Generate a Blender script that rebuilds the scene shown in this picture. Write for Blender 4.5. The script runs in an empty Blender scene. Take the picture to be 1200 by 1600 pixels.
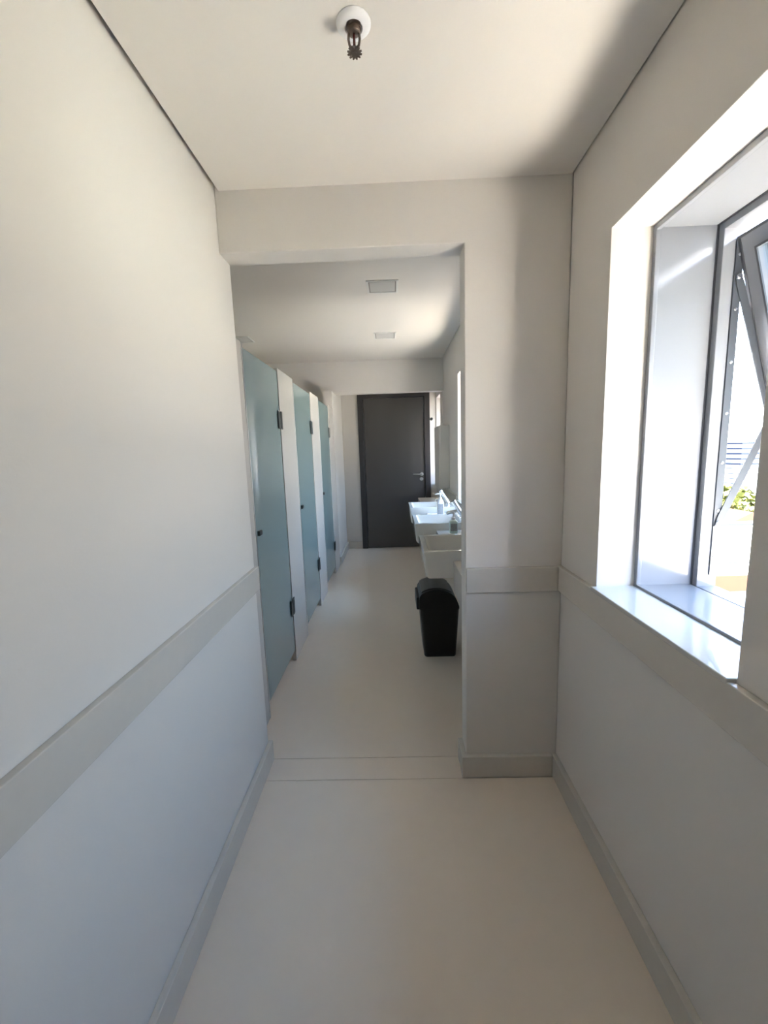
import bpy, bmesh, math, random
from mathutils import Vector, Matrix
random.seed(7)
scene = bpy.context.scene
C = scene.collection

# ------------------------------------------------------------------ camera
cam_data = bpy.data.cameras.new('camera')
cam_data.sensor_fit = 'AUTO'
cam_data.sensor_width = 36.0
cam_data.lens = 643.9 / 1600.0 * 36.0
cam_data.clip_start = 0.02
cam_data.clip_end = 2000
cam = bpy.data.objects.new('camera', cam_data)
C.objects.link(cam)
_R = Vector((0.99927422, 0.01968774, -0.03261016))
_U = Vector((0.02940677, 0.14545449, 0.98892782))
_F = Vector((-0.02421305, 0.98916904, -0.14476997))
cam.matrix_world = Matrix(((_R.x, _U.x, -_F.x, 0.0), (_R.y, _U.y, -_F.y, 0.0), (_R.z, _U.z, -_F.z, 1.38), (0, 0, 0, 1)))
scene.camera = cam

# ------------------------------------------------------------------ world: hazy bright sky over a sunlit pale city
SKY_TOP = (0.44, 0.64, 1.05); SKY_LOW = (0.80, 0.81, 0.88); GROUND = (1.0, 0.86, 0.71)
SKY_S, GROUND_S, SUN_S = 8.5, 8.0, 120.0
world = bpy.data.worlds.new('daylight'); scene.world = world
world.use_nodes = True
nt = world.node_tree; nt.nodes.clear()
out = nt.nodes.new('ShaderNodeOutputWorld')
bg_sky = nt.nodes.new('ShaderNodeBackground'); bg_gr = nt.nodes.new('ShaderNodeBackground')
tc = nt.nodes.new('ShaderNodeTexCoord'); sep = nt.nodes.new('ShaderNodeSeparateXYZ')
nt.links.new(tc.outputs['Generated'], sep.inputs[0])
ramp = nt.nodes.new('ShaderNodeValToRGB')
ramp.color_ramp.elements[0].position = 0.0; ramp.color_ramp.elements[0].color = (*SKY_LOW, 1)
ramp.color_ramp.elements[1].position = 0.6; ramp.color_ramp.elements[1].color = (*SKY_TOP, 1)
nt.links.new(sep.outputs['Z'], ramp.inputs[0])
nt.links.new(ramp.outputs[0], bg_sky.inputs['Color'])
SUN_TRAVEL = Vector((0.06, 0.48, -1.0)).normalized()
dotn = nt.nodes.new('ShaderNodeVectorMath'); dotn.operation = 'DOT_PRODUCT'; dotn.inputs[1].default_value = tuple(-SUN_TRAVEL)
nt.links.new(tc.outputs['Generated'], dotn.inputs[0])
aur = nt.nodes.new('ShaderNodeMapRange'); aur.inputs['From Min'].default_value = -0.2; aur.inputs['From Max'].default_value = 1.0
aur.inputs['To Min'].default_value = SKY_S * 0.8; aur.inputs['To Max'].default_value = SKY_S * 2.1
nt.links.new(dotn.outputs['Value'], aur.inputs['Value']); nt.links.new(aur.outputs[0], bg_sky.inputs['Strength'])
bg_gr.inputs['Color'].default_value = (*GROUND, 1); bg_gr.inputs['Strength'].default_value = GROUND_S
lt = nt.nodes.new('ShaderNodeMapRange'); lt.inputs['From Min'].default_value = -0.02; lt.inputs['From Max'].default_value = 0.0
nt.links.new(sep.outputs['Z'], lt.inputs['Value'])
mixw = nt.nodes.new('ShaderNodeMixShader')
nt.links.new(lt.outputs[0], mixw.inputs[0]); nt.links.new(bg_gr.outputs[0], mixw.inputs[1]); nt.links.new(bg_sky.outputs[0], mixw.inputs[2])
nt.links.new(mixw.outputs[0], out.inputs['Surface'])

# sun high behind the building: it lights the town and the added bounce roof below the windows, never the rooms directly
sun_data = bpy.data.lights.new('sun', 'SUN'); sun_data.energy = SUN_S; sun_data.angle = math.radians(0.53); sun_data.color = (1.0, 0.85, 0.62)
sun = bpy.data.objects.new('sun', sun_data); C.objects.link(sun)
sun.rotation_euler = SUN_TRAVEL.to_track_quat('-Z', 'Y').to_euler()

# window portals (they only guide the sampling of the daylight above)
def portal(name, x, y0, y1, z0, z1):
    d = bpy.data.lights.new(name, 'AREA'); d.shape = 'RECTANGLE'
    d.size = z1 - z0; d.size_y = y1 - y0
    d.cycles.is_portal = True
    o = bpy.data.objects.new(name, d); C.objects.link(o)
    o.location = (x, (y0 + y1) / 2, (z0 + z1) / 2); o.rotation_euler = (0, math.radians(90), 0)

W1 = (0.757, 1.315, 0.92, 2.00)
W2 = (2.95, 4.165, 0.87, 2.10)
W3 = (5.385, 5.862, 0.92, 2.085)
for i, w in enumerate((W1, W2, W3)):
    portal('daylight_portal', 1.06, w[0], w[1], w[2], w[3])

# ------------------------------------------------------------------ exposure
vs = scene.view_settings
vs.view_transform = 'Standard'; vs.look = 'None'; vs.gamma = 1.0; vs.use_curve_mapping = False
vs.exposure = 0.67
scene.cycles.use_denoising = True
scene.cycles.use_guiding = False
scene.cycles.max_bounces = 11; scene.cycles.diffuse_bounces = 8; scene.cycles.glossy_bounces = 5
scene.cycles.use_adaptive_sampling = True; scene.cycles.adaptive_threshold = 0.02
scene.cycles.transparent_max_bounces = 12
scene.cycles.sample_clamp_indirect = 60.0

# ------------------------------------------------------------------ materials
def new_mat(name):
    m = bpy.data.materials.new(name); m.use_nodes = True
    nt = m.node_tree
    return m, nt, nt.nodes['Principled BSDF']

def mat(name, col, rough=0.5, metal=0.0, spec=0.5, var=0.03, scale=8.0, bump=0.0, bscale=120.0, coat=0.0, trans=0.0, stretch=(1, 1, 1)):
    m, nt, b = new_mat(name)
    n = nt.nodes.new('ShaderNodeTexNoise'); n.inputs['Scale'].default_value = scale; n.inputs['Detail'].default_value = 6
    t = nt.nodes.new('ShaderNodeTexCoord'); mp = nt.nodes.new('ShaderNodeMapping'); mp.inputs['Scale'].default_value = stretch
    nt.links.new(t.outputs['Object'], mp.inputs[0]); nt.links.new(mp.outputs[0], n.inputs['Vector'])
    mx = nt.nodes.new('ShaderNodeMix'); mx.data_type = 'RGBA'
    mx.inputs['A'].default_value = (*[c * (1 - var) for c in col], 1)
    mx.inputs['B'].default_value = (*[min(1, c * (1 + var)) for c in col], 1)
    nt.links.new(n.outputs['Fac'], mx.inputs['Factor'])
    nt.links.new(mx.outputs['Result'], b.inputs['Base Color'])
    b.inputs['Roughness'].default_value = rough; b.inputs['Metallic'].default_value = metal
    b.inputs['Specular IOR Level'].default_value = spec
    b.inputs['Coat Weight'].default_value = coat; b.inputs['Coat Roughness'].default_value = 0.03
    b.inputs['Transmission Weight'].default_value = trans
    if bump > 0:
        n2 = nt.nodes.new('ShaderNodeTexNoise'); n2.inputs['Scale'].default_value = bscale; n2.inputs['Detail'].default_value = 3
        nt.links.new(t.outputs['Object'], n2.inputs['Vector'])
        bp = nt.nodes.new('ShaderNodeBump'); bp.inputs['Strength'].default_value = bump; bp.inputs['Distance'].default_value = 0.002
        nt.links.new(n2.outputs['Fac'], bp.inputs['Height']); nt.links.new(bp.outputs[0], b.inputs['Normal'])
    return m

def glass_mat(name, tint):
    m = bpy.data.materials.new(name); m.use_nodes = True
    nt = m.node_tree; nt.nodes.clear()
    o = nt.nodes.new('ShaderNodeOutputMaterial'); tr = nt.nodes.new('ShaderNodeBsdfTransparent'); gl = nt.nodes.new('ShaderNodeBsdfGlossy')
    gl.inputs['Roughness'].default_value = 0.01; tr.inputs['Color'].default_value = (*tint, 1)
    fr = nt.nodes.new('ShaderNodeFresnel'); fr.inputs['IOR'].default_value = 1.5
    mx = nt.nodes.new('ShaderNodeMixShader')
    nt.links.new(fr.outputs[0], mx.inputs[0]); nt.links.new(tr.outputs[0], mx.inputs[1]); nt.links.new(gl.outputs[0], mx.inputs[2])
    nt.links.new(mx.outputs[0], o.inputs[0])
    return m

M = {}
M['wall'] = mat('wall_paint', (0.70, 0.67, 0.63), 0.42, spec=0.35, var=0.012, scale=3, bump=0.12, bscale=160)
M['ceil'] = mat('ceiling_paint', (0.74, 0.705, 0.655), 0.6, spec=0.25, var=0.01, scale=2, bump=0.06, bscale=90)
M['gap'] = mat('ceiling_gap', (0.30, 0.29, 0.26), 0.8, spec=0.1)
M['stone'] = mat('cream_stone', (0.60, 0.565, 0.51), 0.22, var=0.03, scale=40)
M['sill'] = mat('white_polished_stone', (0.56, 0.55, 0.53), 0.08, var=0.015, scale=30)
M['floor'] = mat('porcelain_floor', (0.75, 0.66, 0.56), 0.20, spec=0.45, var=0.025, scale=14)
M['grout'] = mat('grout', (0.40, 0.37, 0.32), 0.8)
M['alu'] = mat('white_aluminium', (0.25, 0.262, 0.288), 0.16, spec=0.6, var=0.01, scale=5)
M['alu_d'] = mat('grey_gasket', (0.07, 0.075, 0.085), 0.45)
M['steel'] = mat('stay_steel', (0.065, 0.074, 0.088), 0.4, metal=0.0, var=0.04, scale=60)
M['glass'] = glass_mat('window_glass', (0.90, 0.97, 0.96))
M['door'] = mat('charcoal_laminate', (0.075, 0.070, 0.067), 0.33, var=0.10, scale=5, stretch=(1, 1, 0.15))
M['doorframe'] = mat('charcoal_frame', (0.042, 0.038, 0.038), 0.38, var=0.08, scale=8, stretch=(1, 1, 0.2))
M['chrome'] = mat('chrome', (0.80, 0.81, 0.82), 0.08, metal=1.0, var=0.01)
M['satin'] = mat('satin_steel', (0.62, 0.62, 0.62), 0.28, metal=1.0, var=0.03, scale=80)
M['hinge'] = mat('dark_hinge', (0.065, 0.07, 0.07), 0.35, metal=0.6)
M['frost'] = mat('lacquered_glass', (0.225, 0.305, 0.31), 0.5, spec=0.5, var=0.01, scale=2, coat=1.0)
M['panel'] = mat('panel_stone', (0.60, 0.565, 0.53), 0.25, var=0.02, scale=30)
M['ceramic'] = mat('white_ceramic', (0.70, 0.69, 0.66), 0.10, var=0.005, coat=0.5)
M['black'] = mat('black_plastic', (0.010, 0.010, 0.010), 0.38, spec=0.4, var=0.1, scale=30)
M['black2'] = mat('dark_grey_plastic', (0.035, 0.036, 0.036), 0.32, var=0.08, scale=30)
M['box'] = mat('beige_enamel', (0.62, 0.59, 0.54), 0.4, var=0.015)
M['white_pl'] = mat('white_plastic', (0.82, 0.82, 0.82), 0.3, var=0.01)
M['diff'] = mat('opal_diffuser', (0.58, 0.565, 0.535), 0.35, var=0.02, scale=20)
M['lightframe'] = mat('light_frame', (0.74, 0.73, 0.70), 0.4, var=0.01)
M['lightgap'] = mat('light_recess', (0.34, 0.32, 0.29), 0.6)
M['gel'] = mat('pale_green_gel', (0.66, 0.80, 0.77), 0.12, var=0.02)
M['label'] = mat('grey_label', (0.35, 0.36, 0.37), 0.5, var=0.5, scale=90)
M['bronze'] = mat('aged_brass', (0.20, 0.16, 0.13), 0.35, metal=0.9, var=0.1, scale=90)
M['bulb'] = mat('glass_bulb', (0.10, 0.02, 0.015), 0.1)
M['tower'] = mat('tower_concrete', (0.55, 0.60, 0.66), 0.7)
M['tower_d'] = mat('tower_windows', (0.014, 0.02, 0.034), 0.9, spec=0.05)
M['leaf'] = mat('leaf_green', (0.05, 0.06, 0.005), 0.7, var=0.4, scale=3)
M['bark'] = mat('bark', (0.12, 0.08, 0.05), 0.9)
M['roof_white'] = mat('white_roof', (0.78, 0.78, 0.76), 0.7)
M['terracotta'] = mat('terracotta', (0.034, 0.009, 0.0015), 0.8, var=0.15, scale=4)
M['tiles'] = mat('weathered_tiles', (0.014, 0.012, 0.011), 0.9, var=0.3, scale=6)
M['hall'] = mat('exterior_render', (0.75, 0.73, 0.70), 0.8)

# ------------------------------------------------------------------ helpers
def tag(o, label=None, cat=None, group=None, kind=None):
    if label: o['label'] = label
    if cat: o['category'] = cat
    if group: o['group'] = group
    if kind: o['kind'] = kind
    return o

def empty(name, loc=(0, 0, 0)):
    o = bpy.data.objects.new(name, None); C.objects.link(o); o.location = loc
    o.empty_display_size = 0.05
    return o

def link(name, bm, m, parent=None, smooth=False, bevel=0.0, seg=2, mats=None):
    """one mesh object; geometry is given in world coordinates, children keep world placement"""
    bmesh.ops.recalc_face_normals(bm, faces=bm.faces)
    me = bpy.data.meshes.new(name); bm.to_mesh(me); bm.free()
    me.materials.append(M[m])
    for x in (mats or []): me.materials.append(M[x])
    o = bpy.data.objects.new(name, me); C.objects.link(o)
    if parent is not None:
        o.parent = parent
        off = Vector((0, 0, 0)); p = parent
        while p is not None:
            off += p.location; p = p.parent
        me.transform(Matrix.Translation(-off))
    if bevel > 0:
        b = o.modifiers.new('bevel', 'BEVEL'); b.width = bevel; b.segments = seg; b.limit_method = 'ANGLE'; b.angle_limit = math.radians(40)
    if smooth or bevel > 0:
        for p in me.polygons: p.use_smooth = True
        if bevel > 0:
            w = o.modifiers.new('normals', 'WEIGHTED_NORMAL'); w.keep_sharp = True
        else:
            me.set_sharp_from_angle(angle=math.radians(35))
    return o

def box(bm, x0, x1, y0, y1, z0, z1, mi=0):
    v = [bm.verts.new(p) for p in ((x0, y0, z0), (x1, y0, z0), (x1, y1, z0), (x0, y1, z0), (x0, y0, z1), (x1, y0, z1), (x1, y1, z1), (x0, y1, z1))]
    for f in ((0, 1, 2, 3), (4, 5, 6, 7), (0, 1, 5, 4), (1, 2, 6, 5), (2, 3, 7, 6), (3, 0, 4, 7)):
        bm.faces.new([v[i] for i in f]).material_index = mi

def B(x0, x1, y0, y1, z0, z1):
    bm = bmesh.new(); box(bm, x0, x1, y0, y1, z0, z1); return bm

def grid_solid(xs, ys, zs, fill):
    """watertight solid made of the filled cells of an axis grid"""
    bm = bmesh.new(); V = {}
    def v(i, j, k):
        if (i, j, k) not in V: V[(i, j, k)] = bm.verts.new((xs[i], ys[j], zs[k]))
        return V[(i, j, k)]
    nx, ny, nz = len(xs) - 1, len(ys) - 1, len(zs) - 1
    F = {(i, j, k) for i in range(nx) for j in range(ny) for k in range(nz) if fill(i, j, k)}
    for (i, j, k) in F:
        if (i - 1, j, k) not in F: bm.faces.new((v(i, j, k), v(i, j, k + 1), v(i, j + 1, k + 1), v(i, j + 1, k)))
        if (i + 1, j, k) not in F: bm.faces.new((v(i + 1, j, k), v(i + 1, j + 1, k), v(i + 1, j + 1, k + 1), v(i + 1, j, k + 1)))
        if (i, j - 1, k) not in F: bm.faces.new((v(i, j, k), v(i + 1, j, k), v(i + 1, j, k + 1), v(i, j, k + 1)))
        if (i, j + 1, k) not in F: bm.faces.new((v(i, j + 1, k), v(i, j + 1, k + 1), v(i + 1, j + 1, k + 1), v(i + 1, j + 1, k)))
        if (i, j, k - 1) not in F: bm.faces.new((v(i, j, k), v(i, j + 1, k), v(i + 1, j + 1, k), v(i + 1, j, k)))
        if (i, j, k + 1) not in F: bm.faces.new((v(i, j, k + 1), v(i + 1, j, k + 1), v(i + 1, j + 1, k + 1), v(i, j + 1, k + 1)))
    return bm

def ring(x0, x1, y0, y1, z0, z1, t, tb=None):
    """rectangular frame in the YZ plane"""
    return grid_solid([x0, x1], [y0, y0 + t, y1 - t, y1], [z0, z0 + (tb or t), z1 - t, z1], lambda i, j, k: not (j == 1 and k == 1))

def rr(cx, cy, wx, wy, r, z, n=5):
    """rounded rectangle ring"""
    r = min(r, wx / 2 - 1e-4, wy / 2 - 1e-4); pts = []
    for (sx, sy, a0) in ((1, 1, 0), (-1, 1, 90), (-1, -1, 180), (1, -1, 270)):
        for q in range(n + 1):
            a = math.radians(a0 + 90 * q / n)
            pts.append(Vector((cx + sx * (wx / 2 - r) + r * math.cos(a), cy + sy * (wy / 2 - r) + r * math.sin(a), z)))
    return pts

def circ(c, axis, r, n=20):
    a = Vector(axis).normalized(); u = a.orthogonal().normalized(); w = a.cross(u)
    return [Vector(c) + u * (r * math.cos(2 * math.pi * i / n)) + w * (r * math.sin(2 * math.pi * i / n)) for i in range(n)]

def loft(bm, rings, cap0=True, cap1=True):
    R = [[bm.verts.new(p) for p in r] for r in rings]
    n = len(R[0])
    for a, b in zip(R, R[1:]):
        for i in range(n): bm.faces.new((a[i], a[(i + 1) % n], b[(i + 1) % n], b[i]))
    if cap0: bm.faces.new(R[0])
    if cap1: bm.faces.new(R[-1])

def tube(bm, pts, rad, n=14):
    """round bar along points; rad a number or a list"""
    pts = [Vector(p) for p in pts]
    rads = rad if isinstance(rad, (list, tuple)) else [rad] * len(pts)
    rings = []; u = None
    for i, p in enumerate(pts):
        d = ((pts[min(i + 1, len(pts) - 1)] - pts[max(i - 1, 0)])).normalized()
        if u is None: u = d.orthogonal().normalized()
        u = (u - d * u.dot(d)).normalized(); w = d.cross(u)
        rings.append([p + u * (rads[i] * math.cos(2 * math.pi * k / n)) + w * (rads[i] * math.sin(2 * math.pi * k / n)) for k in range(n)])
    loft(bm, rings)

def lathe(bm, c, axis, prof, n=20):
    """profile: list of (distance along axis, radius)"""
    a = Vector(axis).normalized()
    loft(bm, [circ(Vector(c) + a * d, a, max(r, 1e-4), n) for d, r in prof])

def struct(name, bm, m, bevel=0.0, label=None, **kw):
    o = link(name, bm, m, bevel=bevel, **kw); o['kind'] = 'structure'
    if label: o['label'] = label
    return o

# ------------------------------------------------------------------ dimensions solved from the photograph
XL, XR, Y1, Y2 = -0.6014, 0.655, 1.5907, 1.692
ZC, ZC2, ZB = 2.3076, 2.4954, 2.1035
XP = 0.277
YF, YD = 5.281, 5.875
YB = -2.0
XO = 0.985           # outer face of the window wall
TB, HB = 0.020, 0.0975
TD, ZD0, ZD1 = 0.018, 0.8146, 0.9144
XST = -0.69          # plane of the cubicle fronts
XSL = -2.25          # far side of the cubicles

# ------------------------------------------------------------------ floor
fl = struct('floor', B(XSL - .1, XO, YB - .1, YD + .1, -0.12, -0.003), 'grout')
f1 = link('floor_slab', B(XL, XR, YB, Y1 - TB - .0012, -0.05, 0), 'floor', fl)
link('threshold', B(XL, XP, Y1 - TB + .0012, 1.6965, -0.05, 0), 'floor', fl)
link('floor_slab', B(XSL, XR, 1.699, YD + .05, -0.05, 0), 'floor', fl)

# ------------------------------------------------------------------ walls
struct('wall_left', grid_solid([XSL - .1, XL - .14, XL], [YB, Y1, Y2], [0, 2.7], lambda i, j, k: i == 1 or j == 1), 'wall', bevel=0.004)
def right_fill(i, j, k):
    y = (YS[j] + YS[j + 1]) / 2; z = (ZS[k] + ZS[k + 1]) / 2
    for w in (W1, W2, W3):
        if w[0] < y < w[1] and w[2] < z < w[3]: return False
    return i == 1 or y > YF + .05
YS = [YB, W1[0], W1[1], W2[0], W2[1], YF + .1, W3[0], W3[1], YD + .1]
ZS = sorted({0, W1[2], W2[2], W3[3], W1[3], W2[3], 2.7})
struct('wall_right', grid_solid([0.625, XR, XO], YS, ZS, right_fill), 'wall', bevel=0.004)
struct('wall_entrance', grid_solid([XL, XP, XR], [Y1, Y2], [0, ZB, 2.7], lambda i, j, k: not (i == 0 and k == 0)), 'wall', bevel=0.004)
struct('wall_lintel', grid_solid([XSL, XST, XR], [YF, YF + .1], [0, ZB, 2.7], lambda i, j, k: not (i == 1 and k == 0)), 'wall', bevel=0.003)
struct('wall_alcove', B(XST - .1, XST, YF + .1, YD, 0, 2.7), 'wall')
struct('wall_far', B(XSL, 0.625, YD, YD + .1, 0, 2.7), 'wall')
struct('wall_back', B(XL - .14, XO, YB - .1, YB, 0, 2.7), 'wall')
struct('wall_cubicles', B(XSL - .1, XSL, Y2, YF, 0, 2.7), 'wall')
# wall strip between the last cubicle panel and the lintel pier
struct('wall_cubicle_end', B(XST - .1, XST, 4.985, YF, 0, 2.1035), 'wall')

# ------------------------------------------------------------------ ceilings with shadow gaps along the walls
G = 0.016
struct('ceiling', B(XL + G, XR - .006, YB, Y1 - .001, ZC, ZC + .03), 'ceil')
struct('ceiling_plenum', B(XL - .1, XR + .1, YB - .05, Y1 + .05, ZC + .055, ZC + .075), 'gap')
struct('ceiling_room', B(XSL, XR - .008, Y2 + .004, YF - .006, ZC2, ZC2 + .03), 'ceil')
struct('ceiling_room_plenum', B(XSL - .05, XR + .1, Y2 - .05, YF + .05, ZC2 + .06, ZC2 + .08), 'gap')
struct('ceiling_alcove', B(XST, 0.66, YF + .1, YD, 2.32, 2.35), 'ceil')
struct('ceiling_slab', B(XSL - .1, XO, YB - .1, YD + .1, 2.7, 2.78), 'hall')

# ------------------------------------------------------------------ baseboards and stone bands
def lpoly(bm_boxes):
    bm = bmesh.new()
    for b in bm_boxes: box(bm, *b)
    return bm
struct('baseboard_left', B(XL, XL + TB, YB, Y1 - TB + .1265, 0, HB), 'stone', bevel=.0025)
struct('baseboard_right', B(XR - TB, XR, YB, Y1, 0, HB), 'stone', bevel=.0025)
struct('baseboard_entrance', grid_solid([XP - TB, XP, XR - TB - .001], [Y1 - TB, Y1, Y2 + .001], [0, HB], lambda i, j, k: j == 0 or i == 0), 'stone', bevel=.0025)
struct('baseboard_alcove', B(XST, XST + TB, 4.99, YD - TB, 0, HB), 'stone', bevel=.002)
struct('baseboard_far', grid_solid([XST, -0.466, 0.534, 0.625], [YD - TB, YD], [0, HB], lambda i, j, k: i != 1), 'stone', bevel=.002)
struct('baseboard_basins', B(XR - TB, XR, Y2, YF, 0, HB), 'stone', bevel=.002)
struct('trim_1', B(XL, XL + TD, YB, Y2 + .003, ZD0, ZD1), 'stone', bevel=.0025, label='cream stone band along the long left wall')
struct('trim_2', grid_solid([XR - TD, XR], [YB, Y1], [ZD0, ZD1], lambda i, j, k: True), 'stone', bevel=.0025, label='cream stone band under the open window')
struct('trim_3', B(XP + .001, XR - TD - .001, Y1 - TD, Y1, ZD0, ZD1), 'stone', bevel=.0025, label='cream stone band across the pier beside the opening')
struct('trim_4', B(XR - TD, XR, W2[1] + .04, YF, ZD0, ZD1), 'stone', bevel=.0025, label='cream stone band on the wall past the last washbasin')

# ------------------------------------------------------------------ windows
def window(n, w, x0, label):
    y0, y1, z0, z1 = w
    t = empty('window_%d' % n, (x0, (y0 + y1) / 2, z0)); t['kind'] = 'structure'; t['label'] = label
    link('sill', B(x0 - .0195, x0 + .118, y0 + .001, y1 - .001, z0 - .012, z0 + .002), 'sill', t, bevel=.003)
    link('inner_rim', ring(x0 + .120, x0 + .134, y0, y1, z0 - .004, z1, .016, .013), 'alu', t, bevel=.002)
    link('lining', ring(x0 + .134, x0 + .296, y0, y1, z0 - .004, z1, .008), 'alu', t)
    link('gasket', ring(x0 + .296, x0 + .301, y0, y1, z0 - .004, z1, .0105, .009), 'alu_d', t)
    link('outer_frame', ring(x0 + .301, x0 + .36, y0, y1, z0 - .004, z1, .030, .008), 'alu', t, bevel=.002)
    # top hung sash, opened outward at the bottom
    hx, hz = x0 + .352, z1 - .050
    ys0, ys1 = y0 + .034, y1 - .034; h = hz - (z0 + .036)
    rot = Matrix.Translation((hx, 0, hz)) @ Matrix.Rotation(math.radians(-15.5), 4, 'Y')
    def turned(bm):
        bm.transform(rot); return bm
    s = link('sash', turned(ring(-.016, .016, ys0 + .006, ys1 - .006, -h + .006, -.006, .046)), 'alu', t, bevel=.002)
    link('sash_gasket', turned(ring(-.019, .010, ys0, ys1, -h, 0, .0075)), 'alu_d', s)
    link('sash_bead', turned(ring(-.020, -.0155, ys0 + .047, ys1 - .047, -h + .047, -.047, .006)), 'alu_d', s)
    bm = bmesh.new(); box(bm, -.003, .003, ys0 + .051, ys1 - .051, -h + .051, -.051)
    link('pane', turned(bm), 'glass', s)
    for yy, sg in ((y1 - .0305, -1), (y0 + .0305, 1)):
        ya, yb = sorted((yy, yy + sg * .004))
        tr = link('stay_track', B(x0 + .335, x0 + .357, ya, yb, z0 + .04, z1 - .06), 'steel', t, bevel=.0008)
        for q in range(7):
            zz = z0 + .10 + q * (z1 - z0 - .2) / 6
            bm = bmesh.new(); lathe(bm, (x0 + .346, yy + sg * .004, zz), (0, sg, 0), [(0, .0045), (.0015, .0045), (.0022, .003)], 10)
            link('screw', bm, 'satin', tr)
        def arm(p, q):
            p, q = Vector((p[0], 0, p[1])), Vector((q[0], 0, q[1])); d = (q - p).normalized(); w_ = Vector((-d.z, 0, d.x)) * .011
            pts = [p - d * .010 - w_ * .6, p - d * .010 + w_ * .6, p + d * .02 + w_, q + w_, q - w_, p + d * .02 - w_]
            bm = bmesh.new()
            a_ = [bm.verts.new((v.x, yy + sg * .005, v.z)) for v in pts]; b_ = [bm.verts.new((v.x, yy + sg * .008, v.z)) for v in pts]
            bm.faces.new(a_); bm.faces.new(b_[::-1])
            for i in range(6): bm.faces.new((a_[i], a_[(i + 1) % 6], b_[(i + 1) % 6], b_[i]))
            o = link('stay_arm', bm, 'steel', t)
            bm = bmesh.new(); lathe(bm, (p.x, yy + sg * .008, p.z), (0, sg, 0), [(0, .008), (.003, .008), (.0045, .005)], 12)
            link('pivot', bm, 'satin', o)
        L = z1 - z0
        mz = z0 + .49 * L; mx = hx + (hz - mz) * math.tan(math.radians(15.5)) - .02
        arm((x0 + .346, z1 - .148 * L), (mx, mz)); arm((x0 + .346, z0 + .19 * L), (mx, mz - .02))
    return t

window(1, W1, XR, 'open white aluminium window in a deep plaster reveal over the stone band')
window(2, W2, XR, 'window over the washbasins, mostly hidden behind the pier')
window(3, W3, 0.625, 'bright window beside the charcoal door at the far end')

# ------------------------------------------------------------------ far door
d = empty('door_1', (0.034, YD - .02, 0)); d['kind'] = 'structure'; d['label'] = 'charcoal door in a charcoal frame at the far end of the room'
DX0, DX1, DZ = -0.464, 0.532, 2.167
link('door_frame', grid_solid([DX0, DX0 + .075, DX1 - .075, DX1], [YD - .05, YD], [0, DZ - .055, DZ], lambda i, j, k: not (i == 1 and k == 0)), 'doorframe', d, bevel=.003)
lf = link('door_leaf', B(DX0 + .080, DX1 - .080, YD - .034, YD - .001, .008, DZ - .060), 'door', d, bevel=.002)
hd = bmesh.new()
lathe(hd, (0.405, YD - .034, 1.050), (0, -1, 0), [(0, .026), (.006, .026), (.008, .022), (.008, .010), (.045, .010)], 20)
tube(hd, [(0.405, YD - .079, 1.050), (0.39, YD - .082, 1.050), (0.34, YD - .082, 1.052), (0.283, YD - .080, 1.054)], [.010, .011, .010, .009], 12)
link('door_handle', hd, 'satin', lf, smooth=True)
kh = bmesh.new(); lathe(kh, (0.402, YD - .034, 0.982), (0, -1, 0), [(0, .025), (.006, .025), (.008, .021), (.008, .009), (.016, .009)], 20)
link('lock_rose', kh, 'satin', lf, smooth=True)
st = bmesh.new(); lathe(st, (0.556, YD, 1.806), (0, -1, 0), [(0, .020), (.008, .020), (.010, .011), (.035, .011), (.037, .019), (.048, .019), (.052, .012)], 18)
tag(link('wall_hook', st, 'hinge', smooth=True), 'small dark round hook on the wall right of the charcoal door', 'hook')

# ------------------------------------------------------------------ cubicle fronts
def cubicle_door(y0, y1, label, hinge_z):
    t = empty('cubicle_door', (XST, (y0 + y1) / 2, 0.078))
    link('glass_leaf', B(XST - .012, XST - .002, y0, y1, .078, 1.888), 'frost', t, bevel=.0015)
    for z in hinge_z:
        h = link('hinge', B(XST + .0025, XST + .0085, y1 - .052, y1 + .036, z - .055, z + .055), 'hinge', t, bevel=.0028, seg=3)
        bm = bmesh.new(); tube(bm, [(XST + .007, y1 - .004, z - .050), (XST + .007, y1 - .004, z + .050)], .005, 10)
        link('hinge_pin', bm, 'hinge', h, smooth=True)
    link('latch', B(XST - .0025, XST + .012, y0 + .022, y0 + .062, .978, 1.004), 'hinge', t, bevel=.003)
    tag(t, label, 'cubicle door', 'pale blue glass cubicle doors on the left')
cubicle_door(2.008, 2.598, 'nearest pale blue glass cubicle door, hung between two cream panels', (1.594, .386))
cubicle_door(3.008, 3.598, 'middle pale blue glass cubicle door of the row of three', (1.604, .396))
cubicle_door(4.008, 4.610, 'farthest pale blue glass cubicle door, next to the alcove', (1.606, .33))
def panel(y0, y1, label, edge=True):
    t = empty('cubicle_panel', (XST, (y0 + y1) / 2, 0))
    link('slab', B(XST - .024, XST + .002, y0, y1, 0.0, 1.908), 'panel', t, bevel=.0025)
    if edge:
        link('edge_profile', B(XST - .024, XST + .004, y1, y1 + .008, 0.0, 1.905), 'satin', t, bevel=.001)
    tag(t, label, 'panel', 'cream stone panels between the cubicle doors')
panel(Y2 + .001, 1.992, 'narrow cream panel at the end of the long left wall')
panel(2.606, 2.985, 'cream panel between the nearest and the middle glass doors')
panel(3.606, 3.985, 'cream panel between the middle and the farthest glass doors')
panel(4.618, 4.984, 'cream panel past the farthest glass door', edge=False)

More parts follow.
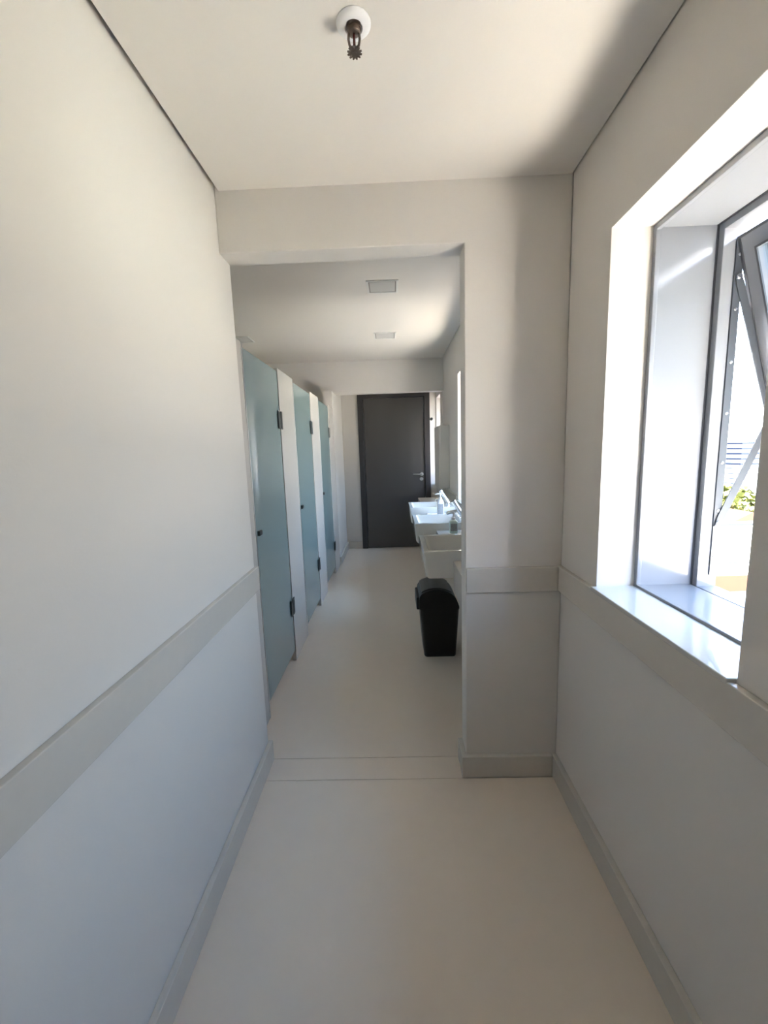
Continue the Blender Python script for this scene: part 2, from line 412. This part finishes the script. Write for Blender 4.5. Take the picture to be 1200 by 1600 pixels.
# ------------------------------------------------------------------ counter and washbasins
ct = empty('sink_counter', (0.48, 3.45, 0.63))
ZCT = 0.797
CY0, CY1 = Y2 + .004, 5.12
BAS = [(2.125, 2.570), (2.975, 3.410), (3.825, 4.270)]
BX0, BX1, ZR = 0.150, 0.600, 0.85
cuts = [CY0]
for a, b in BAS: cuts += [a - .0015, b + .0015]
cuts.append(CY1)
link('counter_top', grid_solid([0.305, BX1 + .0015, XR - .002], cuts, [ZCT - .03, ZCT], lambda i, j, k: i == 1 or j % 2 == 0), 'panel', ct, bevel=.002)
for q in range(0, len(cuts), 2):
    link('apron', B(0.307, .327, cuts[q], cuts[q + 1], 0.632, ZCT - .03), 'panel', ct, bevel=.0015)
tag(ct, 'cream stone counter that carries the three white washbasins', 'counter')
names = ['nearest white rectangular washbasin, above the black bin', 'middle white rectangular washbasin of the row of three', 'farthest white rectangular washbasin, nearest the charcoal door']
for (a, b), lb in zip(BAS, names):
    cx, cy = (BX0 + BX1) / 2, (a + b) / 2; wx, wy = BX1 - BX0, b - a
    t = empty('washbasin', (cx, cy, 0.70))
    bm = bmesh.new(); ix = cx - .030
    loft(bm, [rr(cx + .006, cy, wx - .030, wy - .022, .02, .700), rr(cx + .003, cy, wx - .012, wy - .008, .02, .716), rr(cx, cy, wx, wy, .012, ZR - .006), rr(cx, cy, wx - .006, wy - .006, .011, ZR),
              rr(ix, cy, wx - .120, wy - .050, .016, ZR), rr(ix, cy, wx - .130, wy - .060, .02, ZR - .010), rr(ix, cy, wx - .170, wy - .10, .03, ZR - .095), rr(ix, cy, wx - .24, wy - .17, .03, ZR - .110)])
    link('bowl', bm, 'ceramic', t, smooth=True)
    bm = bmesh.new(); lathe(bm, (ix, cy, ZR - .111), (0, 0, 1), [(0, .022), (.004, .022), (.006, .016), (.006, .008), (.012, .007)], 16)
    link('drain', bm, 'chrome', t, smooth=True)
    tag(t, lb, 'washbasin', 'white washbasins on the counter')

def faucet(cy, label):
    cx = 0.535
    t = empty('faucet', (cx, cy, ZR))
    bm = bmesh.new(); lathe(bm, (cx, cy, ZR), (0, 0, 1), [(0, .027), (.006, .027), (.010, .021), (.022, .019)], 20)
    link('base', bm, 'chrome', t, smooth=True)
    bm = bmesh.new(); tube(bm, [(cx, cy, ZR + .012), (cx - .012, cy, ZR + .035), (cx - .062, cy, ZR + .115)], [.019, .019, .017], 18)
    link('body', bm, 'chrome', t, smooth=True)
    bm = bmesh.new(); tube(bm, [(cx - .03, cy, ZR + .055), (cx - .085, cy, ZR + .052), (cx - .118, cy, ZR + .044), (cx - .122, cy, ZR + .030)], [.012, .012, .012, .011], 14)
    link('spout', bm, 'chrome', t, smooth=True)
    bm = bmesh.new(); tube(bm, [(cx - .062, cy, ZR + .115), (cx - .074, cy, ZR + .134)], [.019, .019], 18)
    link('press_cap', bm, 'chrome', t, smooth=True)
    tag(t, label, 'faucet', 'chrome faucets on the washbasins')
faucet(2.345, 'chrome faucet on the nearest washbasin')
faucet(3.19, 'leaning chrome faucet on the middle washbasin')
faucet(4.05, 'leaning chrome faucet on the farthest washbasin')

def soap(x, y, label, h=.095, col='gel', turn=180):
    t = empty('soap_bottle', (x, y, ZCT))
    bm = bmesh.new(); z = ZCT
    loft(bm, [rr(x, y, .052, .036, .012, z), rr(x, y, .058, .040, .014, z + .006), rr(x, y, .058, .040, .014, z + h * .86), rr(x, y, .044, .034, .014, z + h * .96), rr(x, y, .026, .026, .0125, z + h)])
    link('bottle', bm, col, t, smooth=True)
    link('bottle_label', B(x - .024, x + .024, y - .0212, y - .0202, z + .018, z + h * .74), 'label', t)
    bm = bmesh.new(); lathe(bm, (x, y, z + h), (0, 0, 1), [(0, .0135), (.018, .0135), (.020, .006), (.044, .005), (.044, .011), (.054, .011), (.056, .008)], 16)
    a = math.radians(turn)
    tube(bm, [(x, y, z + h + .050), (x + .028 * math.cos(a), y + .028 * math.sin(a), z + h + .050), (x + .046 * math.cos(a), y + .046 * math.sin(a), z + h + .043)], [.006, .0055, .0045], 10)
    link('pump', bm, 'white_pl', t, smooth=True)
    tag(t, label, 'soap bottle', 'pump soap bottles on the counter')
soap(.415, 2.86, 'pump soap bottle with a grey label between the nearest and middle washbasins', h=.095, turn=200)
soap(.412, 3.63, 'white pump soap bottle between the middle and farthest washbasins', h=.150, col='white_pl', turn=185)

# ------------------------------------------------------------------ tall box on the wall past the washbasins
t = empty('wall_cabinet', (0.59, 5.01, 0.935))
link('cabinet_body', B(.545, XR - .001, 4.77, 5.255, .935, 1.655), 'box', t, bevel=.004)
link('cabinet_door', B(.533, .5445, 4.775, 5.25, .94, 1.65), 'box', t, bevel=.002)
tag(t, 'tall beige box on the wall past the farthest washbasin', 'wall cabinet')

# ------------------------------------------------------------------ swing-top bin
bx, by = .284, 2.735
t = empty('waste_bin', (bx, by, 0))
bm = bmesh.new()
loft(bm, [rr(bx, by, .205, .235, .018, 0), rr(bx, by, .214, .245, .022, .008), rr(bx - .001, by, .258, .268, .026, .330), rr(bx - .001, by, .264, .272, .026, .334), rr(bx - .001, by, .264, .272, .026, .350)])
link('bin_body', bm, 'black', t, smooth=True)
bm = bmesh.new()
prof = [(.147, .372), (.148, .405), (.153, .428), (.166, .446), (.188, .459), (.215, .468), (.245, .473), (.280, .473), (.312, .467), (.340, .457), (.363, .443), (.382, .424), (.396, .400), (.406, .374), (.412, .350)]
def arch(bm, prof, z_base, ya, yb, dz=0.0):
    A = [bm.verts.new((x, ya, z + dz)) for x, z in prof] ; D = [bm.verts.new((x, yb, z + dz)) for x, z in prof]
    A0 = [bm.verts.new((prof[-1][0], ya, z_base)), bm.verts.new((prof[0][0], ya, z_base))]; D0 = [bm.verts.new((prof[-1][0], yb, z_base)), bm.verts.new((prof[0][0], yb, z_base))]
    ra, rd = A + A0, D + D0; m = len(ra)
    bm.faces.new(ra[::-1]); bm.faces.new(rd)
    for i in range(m): bm.faces.new((ra[i], ra[(i + 1) % m], rd[(i + 1) % m], rd[i]))
arch(bm, prof, .346, by - .136, by + .136)
ld = link('bin_lid', bm, 'black', t, bevel=.005)
fp = [(x, z) for x, z in prof if bx - .125 < x < bx + .09]
bm = bmesh.new()
A = [(x, z + .001) for x, z in fp]; Bq = [(x, z + .007) for x, z in fp]
va = [[bm.verts.new((x, yy, z)) for x, z in L] for L in (A, Bq) for yy in (by - .112, by + .135)]
for i in range(len(fp) - 1):
    bm.faces.new((va[2][i], va[2][i + 1], va[3][i + 1], va[3][i])); bm.faces.new((va[0][i], va[0][i + 1], va[1][i + 1], va[1][i]))
    bm.faces.new((va[0][i], va[0][i + 1], va[2][i + 1], va[2][i])); bm.faces.new((va[1][i], va[1][i + 1], va[3][i + 1], va[3][i]))
for e in (0, -1): bm.faces.new((va[0][e], va[1][e], va[3][e], va[2][e]))
link('swing_flap', bm, 'black2', ld, smooth=True)
link('lid_lip', B(bx - .152, bx - .128, by - .11, by + .11, .330, .415), 'black', ld, bevel=.007)
tag(t, 'black plastic swing-top waste bin on the floor by the counter', 'bin')

# ------------------------------------------------------------------ ceiling lights (off)
def ceiling_light(cx, cy, s, label):
    t = empty('ceiling_light', (cx, cy, ZC2))
    z = ZC2
    link('bezel', grid_solid([cx - s, cx - s + .014, cx + s - .014, cx + s], [cy - s, cy - s + .014, cy + s - .014, cy + s], [z - .006, z + .001], lambda i, j, k: not (i == 1 and j == 1)), 'lightframe', t, bevel=.0015)
    link('recess', grid_solid([cx - s + .014, cx - s + .022, cx + s - .022, cx + s - .014], [cy - s + .014, cy - s + .022, cy + s - .022, cy + s - .014], [z - .0025, z + .001], lambda i, j, k: not (i == 1 and j == 1)), 'lightgap', t)
    link('diffuser', B(cx - s + .022, cx + s - .022, cy - s + .022, cy + s - .022, z - .0045, z + .001), 'diff', t, bevel=.001)
    tag(t, label, 'ceiling light', 'square recessed ceiling lights, switched off')
ceiling_light(-.034, 3.005, .107, 'nearer of the two square ceiling lights over the aisle')
ceiling_light(-.038, 4.205, .107, 'farther of the two square ceiling lights over the aisle')
ceiling_light(-1.43, 4.15, .107, 'square ceiling light above the cubicles, just over the nearest door')

# ------------------------------------------------------------------ sprinkler
sx, sy = -.057, 1.045
t = empty('fire_sprinkler', (sx, sy, ZC))
bm = bmesh.new(); lathe(bm, (sx, sy, ZC + .001), (0, 0, -1), [(0, .038), (.003, .038), (.006, .035), (.010, .026), (.010, .020), (.004, .018)], 32)
link('ceiling_plate', bm, 'white_pl', t, smooth=True)
bm = bmesh.new(); lathe(bm, (sx, sy, ZC - .002), (0, 0, -1), [(0, .016), (.010, .016), (.010, .0135), (.016, .013), (.018, .010)], 18)
link('nozzle', bm, 'bronze', t, smooth=True)
bm = bmesh.new()
for s in (-1, 1):
    tube(bm, [(sx + s * .011, sy, ZC - .016), (sx + s * .0125, sy, ZC - .030), (sx + s * .010, sy, ZC - .042), (sx + s * .003, sy, ZC - .050)], [.0032, .0028, .0028, .003], 8)
lathe(bm, (sx, sy, ZC - .046), (0, 0, -1), [(0, .005), (.006, .006), (.010, .004)], 12)
link('frame_arms', bm, 'bronze', t, smooth=True)
bm = bmesh.new(); tube(bm, [(sx, sy, ZC - .019), (sx, sy, ZC - .024), (sx, sy, ZC - .042), (sx, sy, ZC - .047)], [.002, .003, .003, .002], 8)
link('glass_bulb', bm, 'bulb', t, smooth=True)
bm = bmesh.new(); N = 36; zt = ZC - .054
inner = [(sx + .008 * math.cos(2 * math.pi * i / N), sy + .008 * math.sin(2 * math.pi * i / N)) for i in range(N)]
def drad(i): return .0165 if (i // 1) % 3 else .0115
outer = [(sx + drad(i) * math.cos(2 * math.pi * i / N), sy + drad(i) * math.sin(2 * math.pi * i / N)) for i in range(N)]
a = [bm.verts.new((x, y, zt)) for x, y in inner]; b = [bm.verts.new((x, y, zt - .001)) for x, y in outer]
c = [bm.verts.new((x, y, zt - .0015)) for x, y in inner]; e = [bm.verts.new((x, y, zt - .0025)) for x, y in outer]
for i in range(N):
    j = (i + 1) % N
    bm.faces.new((a[i], a[j], b[j], b[i])); bm.faces.new((c[i], c[j], e[j], e[i])); bm.faces.new((b[i], b[j], e[j], e[i]))
bm.faces.new(a); bm.faces.new(c)
link('deflector', bm, 'bronze', t)
tag(t, 'metal fire sprinkler head hanging from a white ceiling plate', 'sprinkler')

# ------------------------------------------------------------------ the town outside the open window
struct('ground_bounce_roof', B(1.03, 14, -16, 2.9, -3.2, -2.95), 'roof_white', label='added flat white roof, unseen below the windows, that bounces sunlight in')  # added out of view as a reflector, sends sunlight up through the windows
t = empty('office_tower', (126, 150, -30))
link('tower_core', B(118, 135, 143, 163, -60, 1.0), 'tower', t)
for q in range(9):
    z = .6 - q * 1.75
    link('window_band', B(117.6, 135.4, 142.6, 163.4, z - (.7 if q < 5 else .25), z), 'tower_d', t)
tag(t, 'distant office tower with dark window bands seen through the open window', 'building')

t = empty('town_tree', (33, 40.4, -12))
bm = bmesh.new(); tube(bm, [(33, 40.4, -12), (33.1, 40.4, -8), (33, 40.5, -5)], [.35, .28, .2], 10)
link('trunk', bm, 'bark', t, smooth=True)
bm = bmesh.new()
for q in range(1400):
    while True:
        p = Vector((random.uniform(-1, 1), random.uniform(-1, 1), random.uniform(-1, 1)))
        if .35 < p.length < 1: break
    p = Vector((33 + p.x * 2.8, 40.6 + p.y * 3.2, -4.7 + p.z * 1.5 + .25 * math.sin(p.y * 5)))
    n_ = Vector((random.gauss(0, 1), random.gauss(0, 1), random.gauss(0, 1) + .6)).normalized(); u = n_.orthogonal().normalized() * .24; w_ = n_.cross(u)
    bm.faces.new([bm.verts.new(p + v) for v in (u * 1.6, w_, -u * 1.6, -w_)])
o = link('foliage', bm, 'leaf', t); o['kind'] = 'stuff'
tag(t, 'yellow-green leafy tree seen through the open window', 'tree')

# the nearer buildings stand square to our own: u runs along the facade (+Y), v back towards it (-X)
TURN = Matrix.Rotation(math.radians(90), 4, 'Z')
def T(bm):
    bm.transform(TURN); return bm
def at(u, v, z):
    p = TURN @ Vector((u, v, z)); return (p.x, p.y, p.z)
t = empty('white_building', at(14, -12, -9))
link('building_wall', T(B(10.86, 17.2, -22, -3, -9, -2.15)), 'hall', t)
link('roof_slab', T(B(10.82, 17.3, -22.1, -2.9, -2.15, -2.0)), 'roof_white', t, bevel=.01)
link('parapet', T(B(16.4, 16.55, -22, -3, -2.0, -1.92)), 'tower_d', t)
link('gutter', T(B(11.25, 11.33, -22, -3, -2.0, -1.97)), 'tower_d', t)
link('fascia_band', T(B(10.76, 10.82, -22.1, -2.9, -2.62, -2.18)), 'terracotta', t)
tag(t, 'low white building with an orange fascia below the open window', 'building')
t = empty('tiled_roof', at(9, -9, -9))
link('roof_deck', T(B(6.6, 10.72, -13.5, -4.5, -9, -2.88)), 'hall', t)
for q in range(30):
    v = -13.3 + q * .3
    bm = bmesh.new(); loft(bm, [[Vector((uu, v + .15 * math.cos(a), -2.86 + .08 * math.sin(a))) for a in [math.pi * i / 6 for i in range(7)]] for uu in (6.6, 10.72)])
    link('tile_row', T(bm), 'tiles', t)
tag(t, 'grey-brown tiled roof lowest in view through the open window', 'roof')
t = empty('orange_roof_house', at(20.4, -16.6, -9))
link('house_wall', T(B(19.4, 21.6, -17.8, -15.4, -9, -2.65)), 'roof_white', t)
bm = bmesh.new()
pr = ((-18.0, -2.65), (-16.6, -1.95), (-15.2, -2.65))
loft(bm, [[Vector((uu, v, z)) for v, z in pr] for uu in (19.2, 21.8)])
link('gable_roof', T(bm), 'terracotta', t)
tag(t, 'small house with an orange gable roof behind the white building', 'building')
